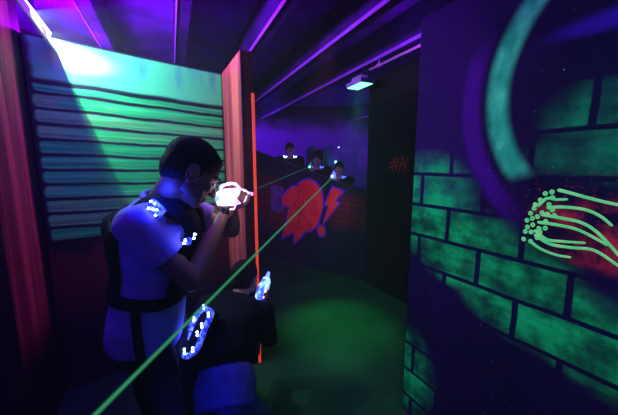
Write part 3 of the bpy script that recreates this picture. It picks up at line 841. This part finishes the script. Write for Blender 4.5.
# waist strap hanging over the shirt tail
bm = bmesh.new()
c0 = hip + V((0, 0, -.02)) + sd * .165 
tube(bm, [c0 + V((.0, -.01, .06)), c0 + V((.005, -.028, -.02)), c0 + V((.012, -.030, -.12)), c0 + V((.014, -.020, -.20))], .017, 8)
adopt(link('strap', bm, m_black), man, man)
collar = Blobs(); 
tube(collar.bm, [V((-.592, 1.165, 1.475)) + (V((.60, .80, .0)) * math.cos(a) * .068 + V((-.8, .6, .25)) * math.sin(a) * .072) for a in [i * math.pi / 8 for i in range(16)]], .014, 8, True)
collar.done('collar', m_shirt, man, .005, 2)
# glowing sensors on the vest
MO = V((.012, -.02, .0))
a1 = V((.75, -.2, -.6)).normalized(); nrm = V((.1, -.95, .3)).normalized(); u1 = nrm.cross(a1)
m1 = module(man, (-.540, 1.008, 1.450), a1, u1, nrm, .034, .024, m_mod, vest)
led_cluster(vest, man, [V((-.540, 1.008, 1.450)) + a1 * x_ + u1 * y_ + nrm * .018 for x_, y_ in ((-.024, .012), (-.008, .014), (-.012, -.010), (.012, .004), (.024, -.012), (.002, -.002))], m_ledw, .0042)
m2 = module(man, (-.448, 1.045, 1.325), V((.2, 0, 1)).normalized(), V((1, .1, -.2)).normalized(), V((.2, -.97, 0)), .014, .012, m_mod, vest)
led_cluster(vest, man, [(-.455, 1.026, 1.322), (-.422, 1.035, 1.338), (-.418, 1.037, 1.352), (-.45, 1.028, 1.333)], m_ledw, .0050)
light('vest_glow', 'POINT', (-.525, 1.00, 1.505), (.012, .03, 1.0), 1.6, size=.02)
light('vest_glow', 'POINT', (-.41, 1.00, 1.34), BLUE, .20, size=.02)
light('back_fill', 'POINT', (-.74, .80, 1.20), (.05, .04, 1.0), .28, size=.06)  # added blue fill on the shirt, not a sensor

m_gunw, b = newmat('white lit phaser plastic', .3, .5)
gc = mix(step(nz(24, 3), .40, .62), (.62, .30, .85), (1.0, .80, 1.0)); put(b, gc); put(b, gc, 'Emission Color'); b.inputs['Emission Strength'].default_value = 2.0
g1 = phaser((-.352, 1.32, 1.460), (.55, .80, .02), (0, 0, 1), .72, m_gunw, 'white glowing phaser held up in both hands of the near player', lead=glow('pink lit emitter', (1.0, .25, .9), 2.2), leds=m_ledw)
light('phaser_glow', 'POINT', (-.30, 1.235, 1.475), (1.0, .65, .9), .42, size=.03)
light('phaser_glow', 'POINT', (-.36, 1.50, 1.46), (1.0, .40, .35), 1.7, size=.03)

# ------------------------------------------------ the crouching player in front of the wing
m_dk = flat('black hooded top', (.006, .005, .012), .9, .05, .3, 15, .3)
m_pale = flat('pale blue loose trousers', (.09, .10, .55), .8, .1, .25, 8, .4)
chip, cchest, cneck = V((-.425, 1.32, .50)), V((-.465, 1.52, .69)), V((-.43, 1.68, .785))
kid, ksecs, ksd, kfr = person('crouching player in a black top and pale blue trousers aiming low beside the orange strip',
    chip, cchest, cneck, V((-.415, 1.80, .875)), (.35, .93, -.08), R(6), 0, (.20, .98, 0),
    (V((-.275, 1.62, .74)), V((-.235, 1.58, .60)), V((-.275, 1.72, .755))), (V((-.60, 1.66, .74)), V((-.52, 1.86, .62)), V((-.345, 1.86, .76))),
    (V((-.39, 1.29, .46)), V((-.29, 1.53, .12)), V((-.31, 1.14, .09))), (V((-.54, 1.36, .46)), V((-.60, 1.78, .45)), V((-.60, 1.62, .09))),
    sk, (-.45, 1.45, 0), k=.92, low=5, ptop=6, vox=.006, sleeve=1.5, hs=.98, shirtm=m_dk, pantm=m_pale,
    rh=((.1, .7, .55), (-.6, .3, .0), 1), lh=((.75, -.1, .3), (.2, .3, .8), -1))
kvest = vest_panel(ksecs, 6, 14, lambda th, v: (205 < th < 335 or 25 < th < 155) if v < .8 else True, .030, .016, m_black, kid)
bc = V((-.540, 1.30, .808)); bn = V((-.15, -.85, .45)).normalized(); ba = V((.28, .38, .85)).normalized(); ba = (ba - bn * ba.dot(bn)).normalized(); bu = bn.cross(ba)
RING = [(.110, .006), (.085, -.045), (.045, .040), (.030, -.028), (-.010, -.020), (-.055, .050), (-.098, .020), (-.080, -.030)]
bm = bmesh.new(); tube(bm, spline([bc + ba * x_ + bu * y_ * .72 for x_, y_ in ((.11, .02), (.10, -.05), (.03, -.045), (-.06, -.045), (-.11, .0), (-.10, .055), (-.02, .055), (.06, .05), (.11, .02))], 5), .014, 10)
ring_o = adopt(link('sensor_ring', bm, m_ledmod if 'm_ledmod' in globals() else m_mod), kvest, kid)
bm = bmesh.new(); box(bm, (-.105, -.048, -.085), (.105, .048, -.010), frame(bc, ba, bu, bn), .012, 2); adopt(link('back_unit', bm, m_black), kvest, kid)
led_cluster(kvest, kid, [bc + ba * x_ + bu * y_ * .75 + bn * .015 for x_, y_ in RING] + [bc + ba * (x_ + .012) + bu * (y_ * .75 + .007) + bn * .014 for x_, y_ in RING], m_ledw, .0058)
light('back_unit_glow', 'POINT', bc + bn * .11, BLUE, .45, size=.03)
light('trouser_fill', 'POINT', (-.42, .98, .62), (.02, .04, 1.0), .5, size=.05)  # blue fill added in front of the trousers, no source there
led_cluster(kvest, kid, [(-.395, 1.36, .632), (-.388, 1.36, .642)], m_ledw, .0040)
m_gunb, b = newmat('blue lit phaser plastic', .3, .5)
gc = mix(step(nz(14, 3), .42, .6), (.05, .10, 1.0), (.45, .85, 1.0)); put(b, gc); put(b, gc, 'Emission Color'); b.inputs['Emission Strength'].default_value = 1.1
phaser((-.292, 1.745, .815), (.22, .55, .72), (-.3, -.6, .6), .72, m_gunb, 'blue glowing phaser held low by the crouching player beside the orange strip', leds=glow('amber led', (1.0, .55, .35), 6), lead=m_ledb)
light('phaser_glow', 'POINT', (-.27, 1.66, .80), (.08, .12, 1.0), .30, size=.02)

# ------------------------------------------------ the three far players behind the parapet
def far_player(label, x, y, zt, front, k, hair, gunmat, gl, zf, gun_lab, wrist, ledm, hs=None):
    fr = V(front).normalized(); sd = fr.cross(V((0, 0, 1))).normalized(); c = V((x, y, zt - .11))
    neck = c + V((0, 0, -.125)) - fr * .03; chest = neck + V((0, 0, -.19)) - fr * .02; hip = chest + V((0, 0, -.34))
    W = V(wrist); fz = zf + .09
    rs = neck + sd * .19 * k + V((0, 0, -.05)); ls = neck - sd * .19 * k + V((0, 0, -.05))
    re = rs.lerp(W, .5) + sd * .10 + V((0, 0, -.15)); le = ls.lerp(W, .5) - sd * .08 + V((0, 0, -.15))
    hj = hip + V((0, 0, -.10)); hz = hj.z; kn = (hz + fz) / 2
    o, secs, s2, f2 = person(label, hip, chest, neck, c, fr, R(4), 0, fr, (rs, re, W + sd * .02 - fr * .02), (ls, le, W - sd * .05 + fr * .04),
        (hj + sd * .09, V((hj.x, hj.y, kn)) + sd * .11 + fr * .04, V((hj.x, hj.y, fz)) + sd * .12), (hj - sd * .09, V((hj.x, hj.y, kn)) - sd * .11 + fr * .05, V((hj.x, hj.y, fz)) - sd * .12),
        skinmat('light skin', (.30, .16, .14)), (x, y, zf), k=k * .95, vox=.010, hair=hair, sleeve=1.5, hs=hs or 1.0, shirtm=m_dk,
        rh=(fr + V((0, 0, .5)), -sd, 1), lh=(fr + sd * .6, V((0, 0, 1)), -1))
    vp = vest_panel(secs, 4, 14, lambda th, v: (205 < th < 335 or 25 < th < 155) if v < .8 else True, .026, .014, m_black, o, n=32)
    for sg in (1, -1):
        p = neck + sd * sg * .085 + V((0, 0, .00)) + fr * .10
        module(o, p, sd, V((0, 0, 1)), fr, .026, .016, m_mod, vp)
        led_cluster(vp, o, [p + sd * a_ + fr * .02 + V((0, 0, b_)) for a_, b_ in ((-.02, .005), (.012, -.006), (.024, .010))], ledm, .0085)
    phaser(W + fr * .05 + V((0, 0, .085)), fr, (0, 0, 1), .9, gunmat, gun_lab, leds=ledm, lead=gl)
    return o
m_gund = flat('dark phaser plastic', (.05, .05, .10), .4, .4)
m_gungr = glow('green lit emitter', (.1, 1.0, .5), 5)
m_gunbw = glow('blue white lit emitter', (.5, .8, 1.0), 14)
far_player('far player in dark top behind the high left end of the parapet', -.335, 5.15, 1.99, (.15, -1, 0), 1.0, 'short', m_gund, m_ledb, .19, 'dark phaser lowered at the chest of the leftmost far player', (-.22, 4.93, 1.40), m_ledw)
far_player('curly-haired far player with a green-lit face between the other two', .135, 4.86, 1.815, (-.12, -1, 0), 1.0, 'curly', m_gund, m_gungr, .095, 'dark phaser with green light raised by the curly-haired far player', (.03, 4.66, 1.50), m_ledb)
far_player('shortest far player in a dark top behind the low end of the parapet', .475, 4.60, 1.665, (-.25, -1, 0), .92, 'short', glow('dim blue phaser', (.2, .3, 1.0), .7), m_gunbw, .035, 'bright blue-white phaser firing the green beam from the rightmost far player', (.385, 4.46, 1.36), m_ledb, .95)
light('face_glow', 'POINT', (.04, 4.55, 1.66), (.1, 1.0, .5), .25, size=.02)
light('chest_glow', 'POINT', (-.33, 4.9, 1.66), BLUE, .5, size=.02)
light('muzzle_glow', 'POINT', (.40, 4.30, 1.47), (.2, .35, 1.0), .35, size=.02)

# small lamps at the far end
bm = bmesh.new(); bmesh.ops.create_uvsphere(bm, u_segments=12, v_segments=8, radius=.024)
tag(link('indicator_lamp', bm, glow('green indicator', (.15, 1.0, .6), 5), M=Matrix.Translation((.545, 5.98, 1.68))), 'small glowing green indicator lamp on the far violet partition', 'lamp')
bm = bmesh.new(); bmesh.ops.create_uvsphere(bm, u_segments=12, v_segments=8, radius=.011)
tag(link('pilot_lamp', bm, glow('white pilot', (.7, .8, 1.0), 4), M=Matrix.Translation((.60, 5.98, 1.975))), 'tiny white pilot lamp on top of the far violet partition', 'lamp')
light('indicator_glow', 'POINT', (.545, 5.90, 1.68), (.1, 1.0, .6), .25, size=.02)

# thin theatrical haze that fills the room
m = bpy.data.materials.new('room haze'); m.use_nodes = True; nt = m.node_tree
for n in list(nt.nodes): nt.nodes.remove(n)
o = nt.nodes.new('ShaderNodeOutputMaterial'); vs = nt.nodes.new('ShaderNodeVolumeScatter'); vs.inputs['Density'].default_value = .017; vs.inputs['Anisotropy'].default_value = .2
nt.links.new(vs.outputs[0], o.inputs['Volume'])
bm = bmesh.new(); box(bm, (XL + .02, YN + .02, .02), (XR - .02, YF - .02, H - .02))
tag(link('haze', bm, m, smooth=False), 'thin haze hanging in the whole dark room', 'haze', kind='stuff')
